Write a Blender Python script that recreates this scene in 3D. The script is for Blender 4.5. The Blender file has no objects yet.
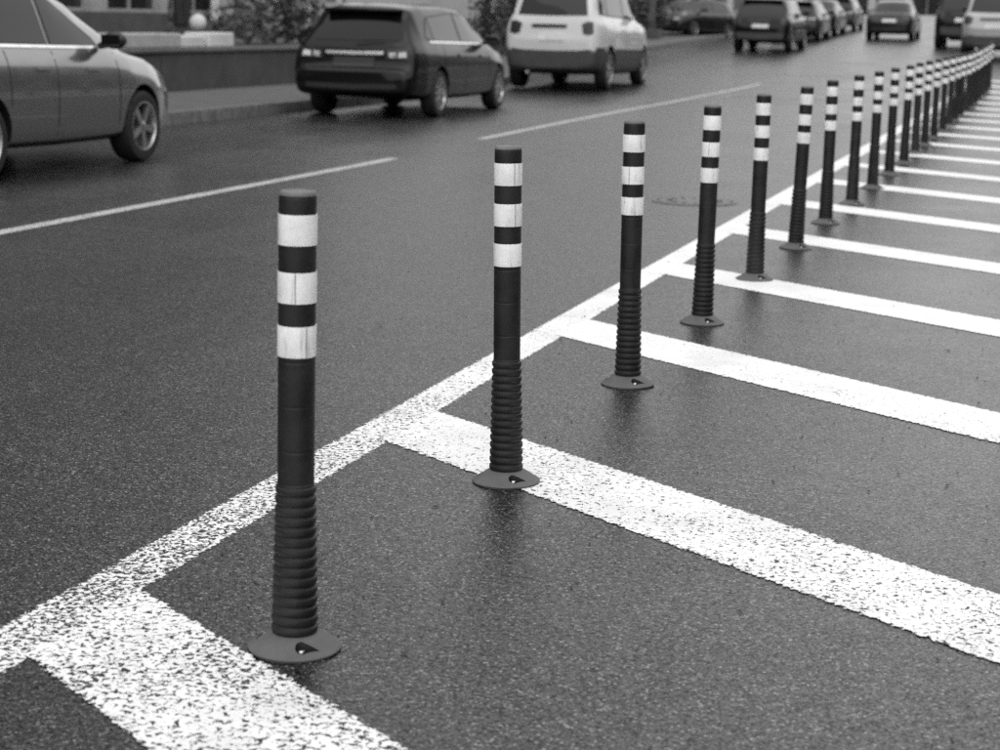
import bpy, bmesh, math, random
import numpy as np
from mathutils import Vector, Matrix
from mathutils.bvhtree import BVHTree

R = math.radians
random.seed(7); rng = np.random.default_rng(7)
sc = bpy.context.scene
col = sc.collection

# ------------------------------------------------------------------ camera, sky, sun, exposure
# road frame: +Y runs along the street, +X to its right, camera stands at the origin
CAM_H, PITCH, ROLL, YAW, FPX = 1.353, 0.1977, 0.022, R(17.2), 1770.0
def rz(v):
    c, s = math.cos(YAW), math.sin(YAW)
    return Vector((v[0]*c - v[1]*s, v[0]*s + v[1]*c, v[2]))
_f = Vector((0, math.cos(PITCH), -math.sin(PITCH))); _r = Vector((1, 0, 0)); _u = _r.cross(_f)
_r2 = math.cos(ROLL)*_r + math.sin(ROLL)*_u; _u2 = -math.sin(ROLL)*_r + math.cos(ROLL)*_u
_f, _r2, _u2 = rz(_f), rz(_r2), rz(_u2)
cam_d = bpy.data.cameras.new('camera')
cam = bpy.data.objects.new('camera', cam_d); col.objects.link(cam)
cam.matrix_world = Matrix(((_r2.x, _u2.x, -_f.x, 0), (_r2.y, _u2.y, -_f.y, 0), (_r2.z, _u2.z, -_f.z, CAM_H), (0, 0, 0, 1)))
cam_d.sensor_width = 36; cam_d.lens = 36*FPX/1000
cam_d.clip_start = 0.05; cam_d.clip_end = 3000
cam_d.dof.use_dof = True; cam_d.dof.focus_distance = 5.2; cam_d.dof.aperture_fstop = 4.3; cam_d.dof.aperture_blades = 0
sc.camera = cam

SUN_EL, SUN_AZ = R(55), R(160)      # azimuth from +Y towards +X
world = bpy.data.worlds.new('World'); sc.world = world; world.use_nodes = True
nt = world.node_tree; nt.nodes.clear()
sky = nt.nodes.new('ShaderNodeTexSky'); sky.sky_type = 'NISHITA'; sky.sun_disc = False
sky.sun_elevation = SUN_EL; sky.sun_rotation = SUN_AZ; sky.dust_density = 4.0; sky.air_density = 1.0
bw = nt.nodes.new('ShaderNodeRGBToBW'); bg = nt.nodes.new('ShaderNodeBackground'); wo = nt.nodes.new('ShaderNodeOutputWorld')
bg.inputs['Strength'].default_value = 0.12
# cloud cover evens the sky out: half of it is a plain grey veil
veil = nt.nodes.new('ShaderNodeMix'); veil.inputs[0].default_value = 0.85; veil.inputs[3].default_value = 8.0
nt.links.new(sky.outputs[0], bw.inputs[0]); nt.links.new(bw.outputs[0], veil.inputs[2]); nt.links.new(veil.outputs[0], bg.inputs['Color']); nt.links.new(bg.outputs[0], wo.inputs[0])

sun_d = bpy.data.lights.new('sun', 'SUN'); sun_d.energy = 0.5; sun_d.angle = R(60)
sun = bpy.data.objects.new('sun', sun_d); col.objects.link(sun)
_sd = Vector((math.sin(SUN_AZ)*math.cos(SUN_EL), math.cos(SUN_AZ)*math.cos(SUN_EL), math.sin(SUN_EL)))
sun.rotation_euler = _sd.to_track_quat('Z', 'Y').to_euler()

sc.view_settings.view_transform = 'Standard'; sc.view_settings.look = 'None'
sc.view_settings.exposure = 0.6; sc.view_settings.gamma = 1.0; sc.view_settings.use_curve_mapping = False
sc.render.engine = 'CYCLES'
sc.cycles.use_denoising = False
sc.cycles.max_bounces = 6; sc.cycles.transparent_max_bounces = 16

# ------------------------------------------------------------------ helpers
def zg(y):
    """height of the street: level near the camera, then rising gently"""
    if y <= 30: return 0.0
    if y <= 41: return 0.0012*(y-30)**2
    if y <= 120: return 0.1452 + 0.0264*(y-41)
    return 0.1452 + 0.0264*79

def tag(o, label=None, cat=None, group=None, kind=None):
    if label: o['label'] = label
    if cat: o['category'] = cat
    if group: o['group'] = group
    if kind: o['kind'] = kind
    return o

def link(name, me, mat=None, parent=None, loc=None, smooth=None):
    if isinstance(me, bmesh.types.BMesh):
        bm = me; me = bpy.data.meshes.new(name)
        bmesh.ops.recalc_face_normals(bm, faces=bm.faces)
        bm.to_mesh(me); bm.free()
    o = bpy.data.objects.new(name, me); col.objects.link(o)
    if mat is not None and len(me.materials) == 0: me.materials.append(mat)
    if parent is not None: o.parent = parent
    if loc is not None: o.location = loc
    if smooth is not None:
        me.polygons.foreach_set('use_smooth', [True]*len(me.polygons))
        if smooth > 0:
            try: me.set_sharp_from_angle(angle=R(smooth))
            except Exception: pass
    return o

def empty(name, loc=(0, 0, 0), rotz=0.0):
    o = bpy.data.objects.new(name, None); col.objects.link(o)
    o.location = loc; o.rotation_euler = (0, 0, rotz); o.empty_display_size = 0.1
    return o

def copy_tree(o, parent=None):
    c = o.copy(); col.objects.link(c)
    if parent is not None: c.parent = parent
    for ch in list(o.children): copy_tree(ch, c)
    return c

def box(bm, x0, x1, y0, y1, z0, z1, bev=0.0):
    vs = [bm.verts.new(p) for p in ((x0,y0,z0),(x1,y0,z0),(x1,y1,z0),(x0,y1,z0),(x0,y0,z1),(x1,y0,z1),(x1,y1,z1),(x0,y1,z1))]
    fs = [bm.faces.new([vs[i] for i in q]) for q in ((3,2,1,0),(4,5,6,7),(0,1,5,4),(1,2,6,5),(2,3,7,6),(3,0,4,7))]
    if bev > 0:
        es = list({e for f in fs for e in f.edges})
        bmesh.ops.bevel(bm, geom=es, offset=bev, segments=2, affect='EDGES', profile=0.5)

def bx(name, mat, parent, x0, x1, y0, y1, z0, z1, bev=0.0, loc=None):
    bm = bmesh.new(); box(bm, x0, x1, y0, y1, z0, z1, bev); return link(name, bm, mat, parent, loc)

def lathe(prof, seg=48, axis='z', close=False):
    bm = bmesh.new(); rings = []
    for r, h in prof:
        if r < 1e-6:
            p = (0, 0, h) if axis == 'z' else (h, 0, 0)
            rings.append([bm.verts.new(p)])
        else:
            ring = []
            for k in range(seg):
                a = 2*math.pi*k/seg
                ring.append(bm.verts.new((r*math.cos(a), r*math.sin(a), h) if axis == 'z' else (h, r*math.cos(a), r*math.sin(a))))
            rings.append(ring)
    pairs = list(zip(rings[:-1], rings[1:])) + ([(rings[-1], rings[0])] if close else [])
    for a, b in pairs:
        for k in range(seg):
            k2 = (k+1) % seg
            q = [a[k % len(a)], a[k2 % len(a)], b[k2 % len(b)], b[k % len(b)]]
            q2 = []
            for v in q:
                if v not in q2: q2.append(v)
            if len(q2) > 2:
                try: bm.faces.new(q2)
                except ValueError: pass
    return bm

def tube(bm, p0, p1, r0, r1, seg=8):
    p0, p1 = Vector(p0), Vector(p1); d = (p1-p0).normalized()
    a = d.orthogonal().normalized(); b = d.cross(a)
    A, B = [], []
    for k in range(seg):
        t = 2*math.pi*k/seg; n = a*math.cos(t)+b*math.sin(t)
        A.append(bm.verts.new(p0+n*r0)); B.append(bm.verts.new(p1+n*r1))
    for k in range(seg):
        bm.faces.new((A[k], A[(k+1) % seg], B[(k+1) % seg], B[k]))
    bm.faces.new(A[::-1]); bm.faces.new(B)

def interp(pts, t):
    xs = [p[0] for p in pts]; ys = [p[1] for p in pts]
    return float(np.interp(t, xs, ys))

# ------------------------------------------------------------------ materials (the photograph is black and white: all greys)
def g(v, a=1): return (v, v, v, a)
class NT:
    def __init__(s, name):
        s.m = bpy.data.materials.new(name); s.m.use_nodes = True; s.t = s.m.node_tree; s.t.nodes.clear()
        s.out = s.n('ShaderNodeOutputMaterial'); s.b = s.n('ShaderNodeBsdfPrincipled'); s.l(s.b.outputs[0], s.out.inputs[0])
    def n(s, typ, **kw):
        x = s.t.nodes.new(typ)
        for k, v in kw.items(): setattr(x, k, v)
        return x
    def l(s, a, b): s.t.links.new(a, b)
    def pos(s):
        if not hasattr(s, '_p'): s._p = s.n('ShaderNodeNewGeometry')
        return s._p.outputs['Position']
    def obj(s):
        if not hasattr(s, '_o'): s._o = s.n('ShaderNodeTexCoord')
        return s._o.outputs['Object']
    def noise(s, vec, scale, detail=3, rough=0.5, dist=0.0):
        x = s.n('ShaderNodeTexNoise'); s.l(vec, x.inputs['Vector'])
        x.inputs['Scale'].default_value = scale; x.inputs['Detail'].default_value = detail
        x.inputs['Roughness'].default_value = rough; x.inputs['Distortion'].default_value = dist
        return x.outputs[0]
    def vor(s, vec, scale, feature='F1', out='Distance'):
        x = s.n('ShaderNodeTexVoronoi', feature=feature); s.l(vec, x.inputs['Vector']); x.inputs['Scale'].default_value = scale
        return x.outputs[out]
    def map(s, v, a, b, c, d, clamp=True):
        x = s.n('ShaderNodeMapRange', clamp=clamp); s.put(v, x.inputs[0])
        for i, q in enumerate((a, b, c, d)): s.put(q, x.inputs[i+1])
        return x.outputs[0]
    def put(s, v, inp):
        if isinstance(v, (int, float)): inp.default_value = v
        else: s.l(v, inp)
    def math(s, op, a, b=0.0, clamp=False):
        x = s.n('ShaderNodeMath', operation=op, use_clamp=clamp); s.put(a, x.inputs[0]); s.put(b, x.inputs[1]); return x.outputs[0]
    def mix(s, f, a, b):
        # scalar mix
        x = s.n('ShaderNodeMix'); s.put(f, x.inputs[0]); s.put(a, x.inputs[2]); s.put(b, x.inputs[3]); return x.outputs[0]
    def bump(s, h, strength, dist):
        x = s.n('ShaderNodeBump'); s.l(h, x.inputs['Height']); x.inputs['Strength'].default_value = strength; x.inputs['Distance'].default_value = dist
        s.l(x.outputs[0], s.b.inputs['Normal']); return x
    def col(s, v): s.put(v, s.b.inputs['Base Color']) if not isinstance(v, (int, float)) else setattr(s.b.inputs['Base Color'], 'default_value', g(v))
    def rough(s, v): s.put(v, s.b.inputs['Roughness'])
    def sep(s, vec):
        x = s.n('ShaderNodeSeparateXYZ'); s.l(vec, x.inputs[0]); return x.outputs

def simple(name, v, rough=0.5, metal=0.0, var=0.15, scale=6.0, coat=0.0, spec=0.5):
    m = NT(name)
    n = m.noise(m.obj(), scale, 4, 0.6)
    m.col(m.map(n, 0.3, 0.7, v*(1-var), v*(1+var)))
    n2 = m.noise(m.obj(), scale*3.3, 3)
    m.rough(m.map(n2, 0.3, 0.7, max(0.02, rough*0.85), min(1, rough*1.15)))
    m.b.inputs['Metallic'].default_value = metal
    m.b.inputs['Specular IOR Level'].default_value = spec
    if coat: m.b.inputs['Coat Weight'].default_value = coat; m.b.inputs['Coat Roughness'].default_value = 0.04
    return m.m

def asphalt_nodes(m):
    """colour, height and roughness of damp worn asphalt in metres"""
    p = m.pos()
    wv = m.n('ShaderNodeTexNoise'); m.l(p, wv.inputs['Vector']); wv.inputs['Scale'].default_value = 240; wv.inputs['Detail'].default_value = 2
    wa = m.n('ShaderNodeVectorMath', operation='MULTIPLY_ADD'); m.l(wv.outputs[1], wa.inputs[0]); wa.inputs[1].default_value = (0.004, 0.004, 0.004); m.l(p, wa.inputs[2]); wp = wa.outputs[0]
    c1 = m.sep(m.vor(wp, 170, out='Color'))[0]           # stones of about 6 mm
    d1 = m.vor(wp, 170)
    c2 = m.sep(m.vor(p, 330, out='Color'))[0]
    fine = m.noise(p, 420, 2)
    big = m.noise(p, 0.55, 5, 0.6)
    mid = m.noise(p, 9, 4, 0.65)
    stone = m.map(c1, 0.0, 1.0, 0.010, 0.085)
    pale = m.map(c1, 0.90, 1.0, 0.0, 0.60)              # a few pale chips
    pale2 = m.map(c2, 0.93, 1.0, 0.0, 0.5)
    gap = m.math('MULTIPLY', m.map(d1, 0.25, 0.6, 1.0, 0.5), m.map(c1, 0.04, 0.08, 0.25, 1.0))
    v = m.math('MULTIPLY', m.math('ADD', m.math('ADD', stone, pale), pale2), gap)
    v = m.math('MULTIPLY', v, 0.36)
    mp = m.n('ShaderNodeMapping'); m.l(p, mp.inputs[0]); mp.inputs['Scale'].default_value = (0.85, 0.07, 1.0)
    track = m.noise(mp.outputs[0], 1.0, 5, 0.6, 0.4)                 # long wheel tracks and damp streaks
    wet = m.noise(p, 0.9, 5, 0.62, 0.8)
    v = m.math('MULTIPLY', v, m.map(track, 0.32, 0.68, 0.78, 1.25))
    v = m.math('MULTIPLY', v, m.map(fine, 0.3, 0.7, 0.75, 1.25))
    v = m.math('MULTIPLY', v, m.map(big, 0.3, 0.7, 0.82, 1.2))
    v = m.math('MULTIPLY', v, m.map(mid, 0.3, 0.7, 0.86, 1.14))
    h = m.math('ADD', m.map(d1, 0.0, 0.6, 1.0, 0.0), m.math('MULTIPLY', fine, 0.4))
    r = m.math('ADD', m.map(big, 0.35, 0.65, 0.26, 0.31), m.map(mid, 0.3, 0.7, -0.02, 0.04))
    r = m.math('ADD', r, m.math('ADD', m.map(track, 0.35, 0.65, -0.02, 0.03), m.map(wet, 0.4, 0.62, -0.02, 0.03)))
    sp = m.math('MULTIPLY', m.map(c1, 0.05, 0.95, 0.2, 1.25), m.map(d1, 0.30, 0.62, 1.15, 0.35))
    sp = m.math('MULTIPLY', sp, m.map(c2, 0.0, 1.0, 0.7, 1.3))
    return v, h, r, sp

def mat_asphalt():
    m = NT('asphalt'); v, h, r, sp = asphalt_nodes(m)
    m.col(v); m.rough(r); m.bump(h, 0.3, 0.0022)
    m.l(sp, m.b.inputs['Specular IOR Level'])
    return m.m

def mat_paint(name='road_paint', fade=1.0, wear=0.0):
    m = NT(name); p = m.pos()
    y = m.sep(p)[1]
    # worn pits: most on the nearest markings, few on the fresher ones further on
    t = m.map(y, 3.2, 5.2, 0.455, 0.402); t2 = m.map(y, 5.2, 8.5, 0.0, -0.11)
    t = m.math('ADD', m.math('ADD', t, t2), wear)
    t = m.math('ADD', t, m.map(m.noise(p, 2.6, 4, 0.6), 0.3, 0.7, -0.04, 0.03))
    t = m.math('ADD', t, m.map(m.sep(p)[0], -2.03, -2.0, 0.055, 0.0))
    n = m.noise(p, 70, 3, 0.6, 0.7)
    pit = m.map(m.math('SUBTRACT', t, n), -0.002, 0.006, 0.0, 1.0)
    uv = m.n('ShaderNodeUVMap'); d = m.sep(uv.outputs[0])[1]
    e = m.math('ADD', d, m.map(m.noise(p, 55, 3, 0.6), 0.3, 0.7, -0.013, 0.010))
    alpha = m.map(e, 0.004, 0.007, 0.0, 1.0)
    tone = m.map(m.noise(p, 5, 4, 0.6), 0.3, 0.7, 0.74, 0.88)
    film = m.map(m.noise(p, 1.3, 5, 0.65, 0.6), 0.5, 0.75, 1.0, 0.82)      # grey traffic film
    tone = m.math('MULTIPLY', tone, film)
    grain = m.map(m.noise(p, 260, 2), 0.3, 0.7, 0.9, 1.06)
    tone = m.math('MULTIPLY', m.math('MULTIPLY', tone, grain), fade)
    m.col(m.mix(pit, tone, 0.014)); m.rough(0.6)
    m.l(alpha, m.b.inputs['Alpha'])
    m.bump(m.math('SUBTRACT', m.math('MULTIPLY', n, 0.6), pit), 0.5, 0.002)
    return m.m

def mat_band():
    m = NT('reflective_sheet'); p = m.obj()
    # prismatic sheet: faint cells, scuffs and grime streaks
    cell = m.vor(p, 260, 'DISTANCE_TO_EDGE')
    base = m.map(cell, 0.0, 0.08, 0.84, 0.92)
    info = m.n('ShaderNodeObjectInfo')
    off = m.n('ShaderNodeVectorMath', operation='ADD'); m.l(p, off.inputs[0]); m.l(info.outputs['Location'], off.inputs[1])
    q = off.outputs[0]
    sc_ = m.n('ShaderNodeMapping'); m.l(q, sc_.inputs[0]); sc_.inputs['Scale'].default_value = (60, 60, 9)
    streak = m.noise(sc_.outputs[0], 1.0, 4, 0.65, 0.8)
    dirt = m.map(streak, 0.54, 0.74, 0.0, 0.42)
    patch = m.map(m.noise(q, 18, 4, 0.6), 0.35, 0.65, 0.9, 1.08)
    v = m.math('MULTIPLY', base, patch); v = m.math('MULTIPLY', v, m.math('SUBTRACT', 1.0, dirt))
    scr = m.map(m.noise(q, 48, 5, 0.7, 1.5), 0.665, 0.69, 0.0, 0.75)
    v = m.math('MULTIPLY', v, m.math('SUBTRACT', 1.0, scr))
    m.col(v); m.rough(0.32)
    return m.m

def mat_rubber(name, v, rough, dust):
    m = NT(name); p = m.obj(); info = m.n('ShaderNodeObjectInfo')
    off = m.n('ShaderNodeVectorMath', operation='ADD'); m.l(p, off.inputs[0]); m.l(info.outputs['Location'], off.inputs[1]); q = off.outputs[0]
    n = m.noise(q, 14, 5, 0.6); n2 = m.noise(q, 160, 3, 0.6)
    a = m.map(n, 0.35, 0.7, 0.0, dust); sp = m.map(n2, 0.6, 0.75, 0.0, dust*0.6)
    m.col(m.math('ADD', v, m.math('ADD', a, sp))); m.rough(m.map(n, 0.3, 0.7, rough-0.06, rough+0.08))
    m.bump(n2, 0.12, 0.001); m.b.inputs['Specular IOR Level'].default_value = 0.35
    return m.m

def mat_leaf(name, a, b):
    m = NT(name); info = m.n('ShaderNodeNewGeometry')
    m.col(m.map(info.outputs['Random Per Island'], 0, 1, a, b)); m.rough(0.55)
    return m.m

M = {}
M['asphalt'] = mat_asphalt(); M['paint'] = mat_paint(); M['paint_old'] = mat_paint('old_road_paint', 0.62, 0.10); M['band'] = mat_band()
M['post'] = mat_rubber('black_post', 0.009, 0.5, 0.012)
M['sleeve'] = mat_rubber('ribbed_rubber', 0.011, 0.5, 0.012)
M['base'] = mat_rubber('dusty_base_rubber', 0.085, 0.6, 0.035)
M['cap'] = mat_rubber('dusty_cap', 0.13, 0.6, 0.08)
M['seam'] = simple('sheet_seam', 0.24, 0.5)
M['bolt'] = simple('zinc_bolt', 0.6, 0.25, 1.0)
M['tar'] = simple('tar_seal', 0.022, 0.4, 0, 0.3, 3)
M['iron'] = simple('cast_iron', 0.05, 0.42, 0.0, 0.3, 30)
M['concrete'] = simple('pavement_concrete', 0.085, 0.75, 0, 0.2, 2.5)
M['kerb'] = simple('kerb_granite', 0.15, 0.7, 0, 0.35, 9)
M['wall_dark'] = simple('dark_render', 0.055, 0.8, 0, 0.25, 1.6)
M['stone_pale'] = simple('pale_stone', 0.36, 0.7, 0, 0.2, 4)
M['white'] = simple('white_paint', 0.72, 0.4, 0, 0.06, 4)
M['facade'] = simple('facade_plaster', 0.13, 0.8, 0, 0.15, 1.2)
M['facade_b'] = simple('facade_pale_plaster', 0.6, 0.8, 0, 0.12, 0.7)
M['facade_c'] = simple('facade_grey_plaster', 0.30, 0.8, 0, 0.12, 0.9)
M['plinth'] = simple('plinth_stone', 0.075, 0.6, 0, 0.25, 2)
M['frame'] = simple('window_frame', 0.09, 0.5)
M['glass'] = simple('window_glass', 0.02, 0.06, 0, 0.1, 1, spec=0.8)
M['roof'] = simple('roof_sheet', 0.10, 0.6)
M['soil'] = simple('soil', 0.04, 0.9, 0, 0.4, 6)
M['bark'] = simple('bark', 0.07, 0.85, 0, 0.4, 9)
M['leaf_dark'] = mat_leaf('dark_leaves', 0.015, 0.05)
M['leaf_mid'] = mat_leaf('mid_leaves', 0.04, 0.11)
M['leaf_pale'] = mat_leaf('pale_leaves', 0.09, 0.22)
M['cloth_dark'] = simple('dark_cloth', 0.018, 0.85)
M['skin'] = simple('skin', 0.32, 0.5)
M['hair'] = simple('hair', 0.02, 0.6)
# vehicles
M['tyre'] = simple('tyre_rubber', 0.015, 0.75)
M['rim'] = simple('alloy_rim', 0.42, 0.3, 0.85)
M['well'] = simple('wheel_well', 0.006, 0.9)
M['trim'] = simple('black_trim', 0.018, 0.5)
M['clad'] = simple('grey_cladding', 0.055, 0.55)
M['chrome'] = simple('chrome', 0.85, 0.25, 1.0)
M['carglass'] = simple('car_glass', 0.005, 0.02, 0, 0.05, 1, spec=0.35)
M['lamp_dark'] = simple('dark_tail_lens', 0.03, 0.15)
M['lamp_pale'] = simple('pale_tail_lens', 0.30, 0.15)
M['plate'] = simple('number_plate', 0.62, 0.4)
def carpaint(name, v, metal=0.0):
    return simple(name, v, 0.32, metal, 0.04, 2, coat=0.8, spec=0.12)
M['p_grey'] = simple('grey_car_paint', 0.20, 0.24, 0.75, 0.04, 2, coat=1.0)
M['p_dark'] = simple('dark_car_paint', 0.006, 0.3, 0.0, 0.04, 2, coat=0.5, spec=0.08)
M['p_white'] = carpaint('white_car_paint', 0.62)
M['p_char'] = simple('charcoal_car_paint', 0.014, 0.3, 0.0, 0.04, 2, coat=0.55, spec=0.1)
M['p_silver'] = carpaint('silver_car_paint', 0.38, 0.4)

# ------------------------------------------------------------------ ground
def strip(xa, xb, ys, nx=1, dz=0.0):
    """sheet between x = xa(y) and xb(y) that follows the street's height"""
    v, f = [], []
    for y in ys:
        a, b = xa(y), xb(y)
        for i in range(nx+1): v.append((a+(b-a)*i/nx, y, zg(y)+dz))
    for j in range(len(ys)-1):
        for i in range(nx):
            k = j*(nx+1)+i; f.append((k, k+1, k+nx+2, k+nx+1))
    me = bpy.data.meshes.new('sheet'); me.from_pydata(v, [], f); me.update(); return me

YS = [-80, -40, -20, -10, 0, 10, 20, 26] + list(range(28, 48, 1)) + list(range(48, 124, 4)) + [160, 220, 320, 480, 700]
road = link('road', strip(lambda y: -420, lambda y: 420, YS, 6), M['asphalt'])
tag(road, 'damp dark asphalt street with white painted markings', kind='structure')

def marking(name, pts_l, pts_r, dz, label, mat='paint'):
    """painted strip between two edge polylines; UV.y holds the distance to the nearer edge in metres"""
    v, f, uvs = [], [], []
    L = 0
    for k, (a, b) in enumerate(zip(pts_l, pts_r)):
        a = Vector((a[0], a[1], zg(a[1])+dz)); b = Vector((b[0], b[1], zg(b[1])+dz)); c = (a+b)/2
        if k: L += (c-pc).length
        pc = c; v += [a, c, b]
    n = len(pts_l)
    nrm = None
    for k in range(n-1):
        i = 3*k; f += [(i, i+1, i+4, i+3), (i+1, i+2, i+5, i+4)]
    me = bpy.data.meshes.new(name); me.from_pydata([tuple(q) for q in v], [], f); me.update()
    dirv = (Vector(v[-2])-Vector(v[1])).normalized()
    side = Vector(v[2])-Vector(v[0]); w = (side - dirv*side.dot(dirv)).length
    uv = me.uv_layers.new(name='UVMap')
    for lp in me.loops:
        r_ = lp.vertex_index % 3
        uv.data[lp.index].uv = (0, w/2 if r_ == 1 else 0)
    for p in me.polygons:
        if p.normal.z < 0: p.flip()
    o = link(name, me, M[mat], road); tag(o, label); return o

def ygrid(a, b, s=1.0):
    n = max(1, int((b-a)/s)); return [a+(b-a)*i/n for i in range(n+1)]
yy = ygrid(-6, 46, 1.0)
marking('edge_line', [(-2.17, y) for y in yy], [(-2.00, y) for y in yy], 0.0012, 'long white edge line left of the bollards')
yy = ygrid(-6, 46, 1.0)
marking('edge_line', [(2.60, y) for y in yy], [(2.77, y) for y in yy], 0.0012, 'white edge line on the far side of the hatching')
DIR = (math.sin(R(125.8)), math.cos(R(125.8)))
for i in range(-2, 20):
    y1 = 3.625 + 2.125*i; y0 = y1 - 0.505
    def at(y, t): return (-2.045 + DIR[0]*t, y + DIR[1]*t - 0.026)
    TL = (2.62+2.045)/DIR[0]
    ts = [TL*k/10 for k in range(11)]
    marking('hatch_stripe', [at(y1+0.05, t) for t in ts], [at(y0+0.05, t) for t in ts], 0.0026, None)
for a, b in ((-8, -0.5), (4.0, 16.4), (19.6, 39.4)):
    yy = ygrid(a, b)
    def lx(y): return interp([(0, -6.19), (16, -6.19), (19.6, -6.37), (23.5, -6.48), (27.3, -6.56), (33, -6.57), (36, -6.48), (39.5, -6.33)], y)
    marking('lane_dash', [(lx(y)-0.072, y) for y in yy], [(lx(y)+0.072, y) for y in yy], 0.002, None, 'paint_old')
for xx in (6.2,):
    for a, b in ((-8, 2), (8, 18), (24, 34), (40, 50)):
        yy = ygrid(a, b); marking('lane_dash', [(xx, y) for y in yy], [(xx+0.13, y) for y in yy], 0.002, None, 'paint_old')

# tar-sealed joints across the lane, thin and wavering
def tar_joint(x0, y0, x1, y1, w):
    n = 40; ptsl, ptsr = [], []
    for k in range(n+1):
        t = k/n; x = x0+(x1-x0)*t; y = y0+(y1-y0)*t + 0.05*math.sin(t*17+x0)+0.03*random.uniform(-1, 1)
        ww = w*random.uniform(0.5, 1.2); ptsl.append((x, y+ww/2)); ptsr.append((x, y-ww/2))
    v, f = [], []
    for a, b in zip(ptsl, ptsr): v += [(a[0], a[1], zg(a[1])+0.003), (b[0], b[1], zg(b[1])+0.003)]
    for k in range(n): f.append((2*k, 2*k+1, 2*k+3, 2*k+2))
    me = bpy.data.meshes.new('tar_joint'); me.from_pydata(v, [], f); me.update()
    return link('tar_joint', me, M['tar'], road)
tar_joint(-6.4, 43.2, -2.3, 43.6, 0.12); tar_joint(-6.0, 34.0, -2.3, 33.6, 0.10)

# manhole in the lane beside the bollards
mh = empty('manhole', (-2.66, 13.62, 0)); tag(mh, 'round iron manhole cover let into the lane by the fourth bollard', 'manhole')
link('frame', lathe([(0.335, 0.0), (0.335, 0.005), (0.30, 0.006), (0.30, 0.0)], 48), M['iron'], mh)
link('cover', lathe([(0.288, 0.0), (0.288, 0.006), (0.28, 0.008), (0.0, 0.009)], 48), M['iron'], mh)
for k in range(14):
    a = 2*math.pi*k/14
    bm = bmesh.new(); box(bm, -0.02, 0.02, -0.012, 0.012, 0, 0.012, 0.002)
    bmesh.ops.rotate(bm, verts=bm.verts, cent=(0, 0, 0), matrix=Matrix.Rotation(a, 3, 'Z'))
    link('stud', bm, M['iron'], mh, (0.2*math.cos(a), 0.2*math.sin(a), 0.002))

# pavement, kerb
def kx(y):
    return interp([(-100, -10.45), (31, -10.45), (46, -12.4), (900, -12.4)], y)
pys = [-80, -40, -10, 0, 10, 20, 28] + list(range(30, 50)) + list(range(50, 124, 4)) + [160, 240, 400]
pv = link('pavement', strip(lambda y: -60, lambda y: kx(y)-0.14, pys, 3, 0.145), M['concrete']); tag(pv, 'grey concrete pavement on the left of the street', kind='structure')
kb = empty('kerb', (0, 0, 0)); tag(kb, 'granite kerb along the left pavement', kind='structure')
y = 2.0
while y < 100:
    l = 0.995 if y < 50 else 2.99
    a, b = (kx(y), y, zg(y)), (kx(y+l), y+l, zg(y+l))
    bm = bmesh.new()
    dz = random.uniform(-0.004, 0.004)
    vs = [bm.verts.new(p) for p in ((a[0]-0.16, a[1], a[2]-0.1), (a[0], a[1], a[2]-0.1), (b[0], b[1], b[2]-0.1), (b[0]-0.16, b[1], b[2]-0.1),
          (a[0]-0.16, a[1], a[2]+0.152+dz), (a[0]-0.02, a[1], a[2]+0.152+dz), (b[0]-0.02, b[1], b[2]+0.152+dz), (b[0]-0.16, b[1], b[2]+0.152+dz))]
    for q in ((3,2,1,0),(4,5,6,7),(0,1,5,4),(1,2,6,5),(2,3,7,6),(3,0,4,7)): bm.faces.new([vs[i] for i in q])
    bmesh.ops.bevel(bm, geom=list(bm.edges), offset=0.012, segments=2, affect='EDGES')
    link('kerb_stone', bm, M['kerb'], kb); y += l+0.005
pv2 = link('pavement', strip(lambda y: 11.14, lambda y: 60, pys, 3, 0.145), M['concrete']); tag(pv2, 'grey concrete pavement on the right of the street', kind='structure')
kb2 = link('kerb', strip(lambda y: 11.0, lambda y: 11.14, pys, 1, 0.15), M['kerb']); tag(kb2, 'granite kerb along the right pavement', kind='structure')
kme = kb2.data; bm = bmesh.new(); bm.from_mesh(kme); r_ = bmesh.ops.extrude_face_region(bm, geom=list(bm.faces))
for v in [q for q in r_['geom'] if isinstance(q, bmesh.types.BMVert)]: v.co.z -= 0.25
bm.to_mesh(kme); bm.free()

# loose grit and leaf crumbs on the asphalt
V, F = [], []
for k in range(1100):
    x = rng.uniform(-4, 3.2); yq = 2.4+rng.exponential(4.0)
    if yq > 22: continue
    s = rng.uniform(0.002, 0.006); a = rng.uniform(0, 6.28); e = rng.uniform(1, 2.2)
    b0 = len(V)
    for px, py, pz in ((1, 0, .15), (0, .7, .1), (-1, 0, .2), (0, -.7, .1), (.1, .1, .8)):
        X, Y = px*s*e, py*s
        V.append((x+X*math.cos(a)-Y*math.sin(a), yq+X*math.sin(a)+Y*math.cos(a), pz*s+0.002))
    F += [(b0, b0+1, b0+4), (b0+1, b0+2, b0+4), (b0+2, b0+3, b0+4), (b0+3, b0, b0+4)]
me = bpy.data.meshes.new('grit'); me.from_pydata(V, [], F); me.update()
tag(link('grit', me, M['soil']), 'tiny dark grit and leaf crumbs strewn over the asphalt', kind='stuff')

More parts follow.
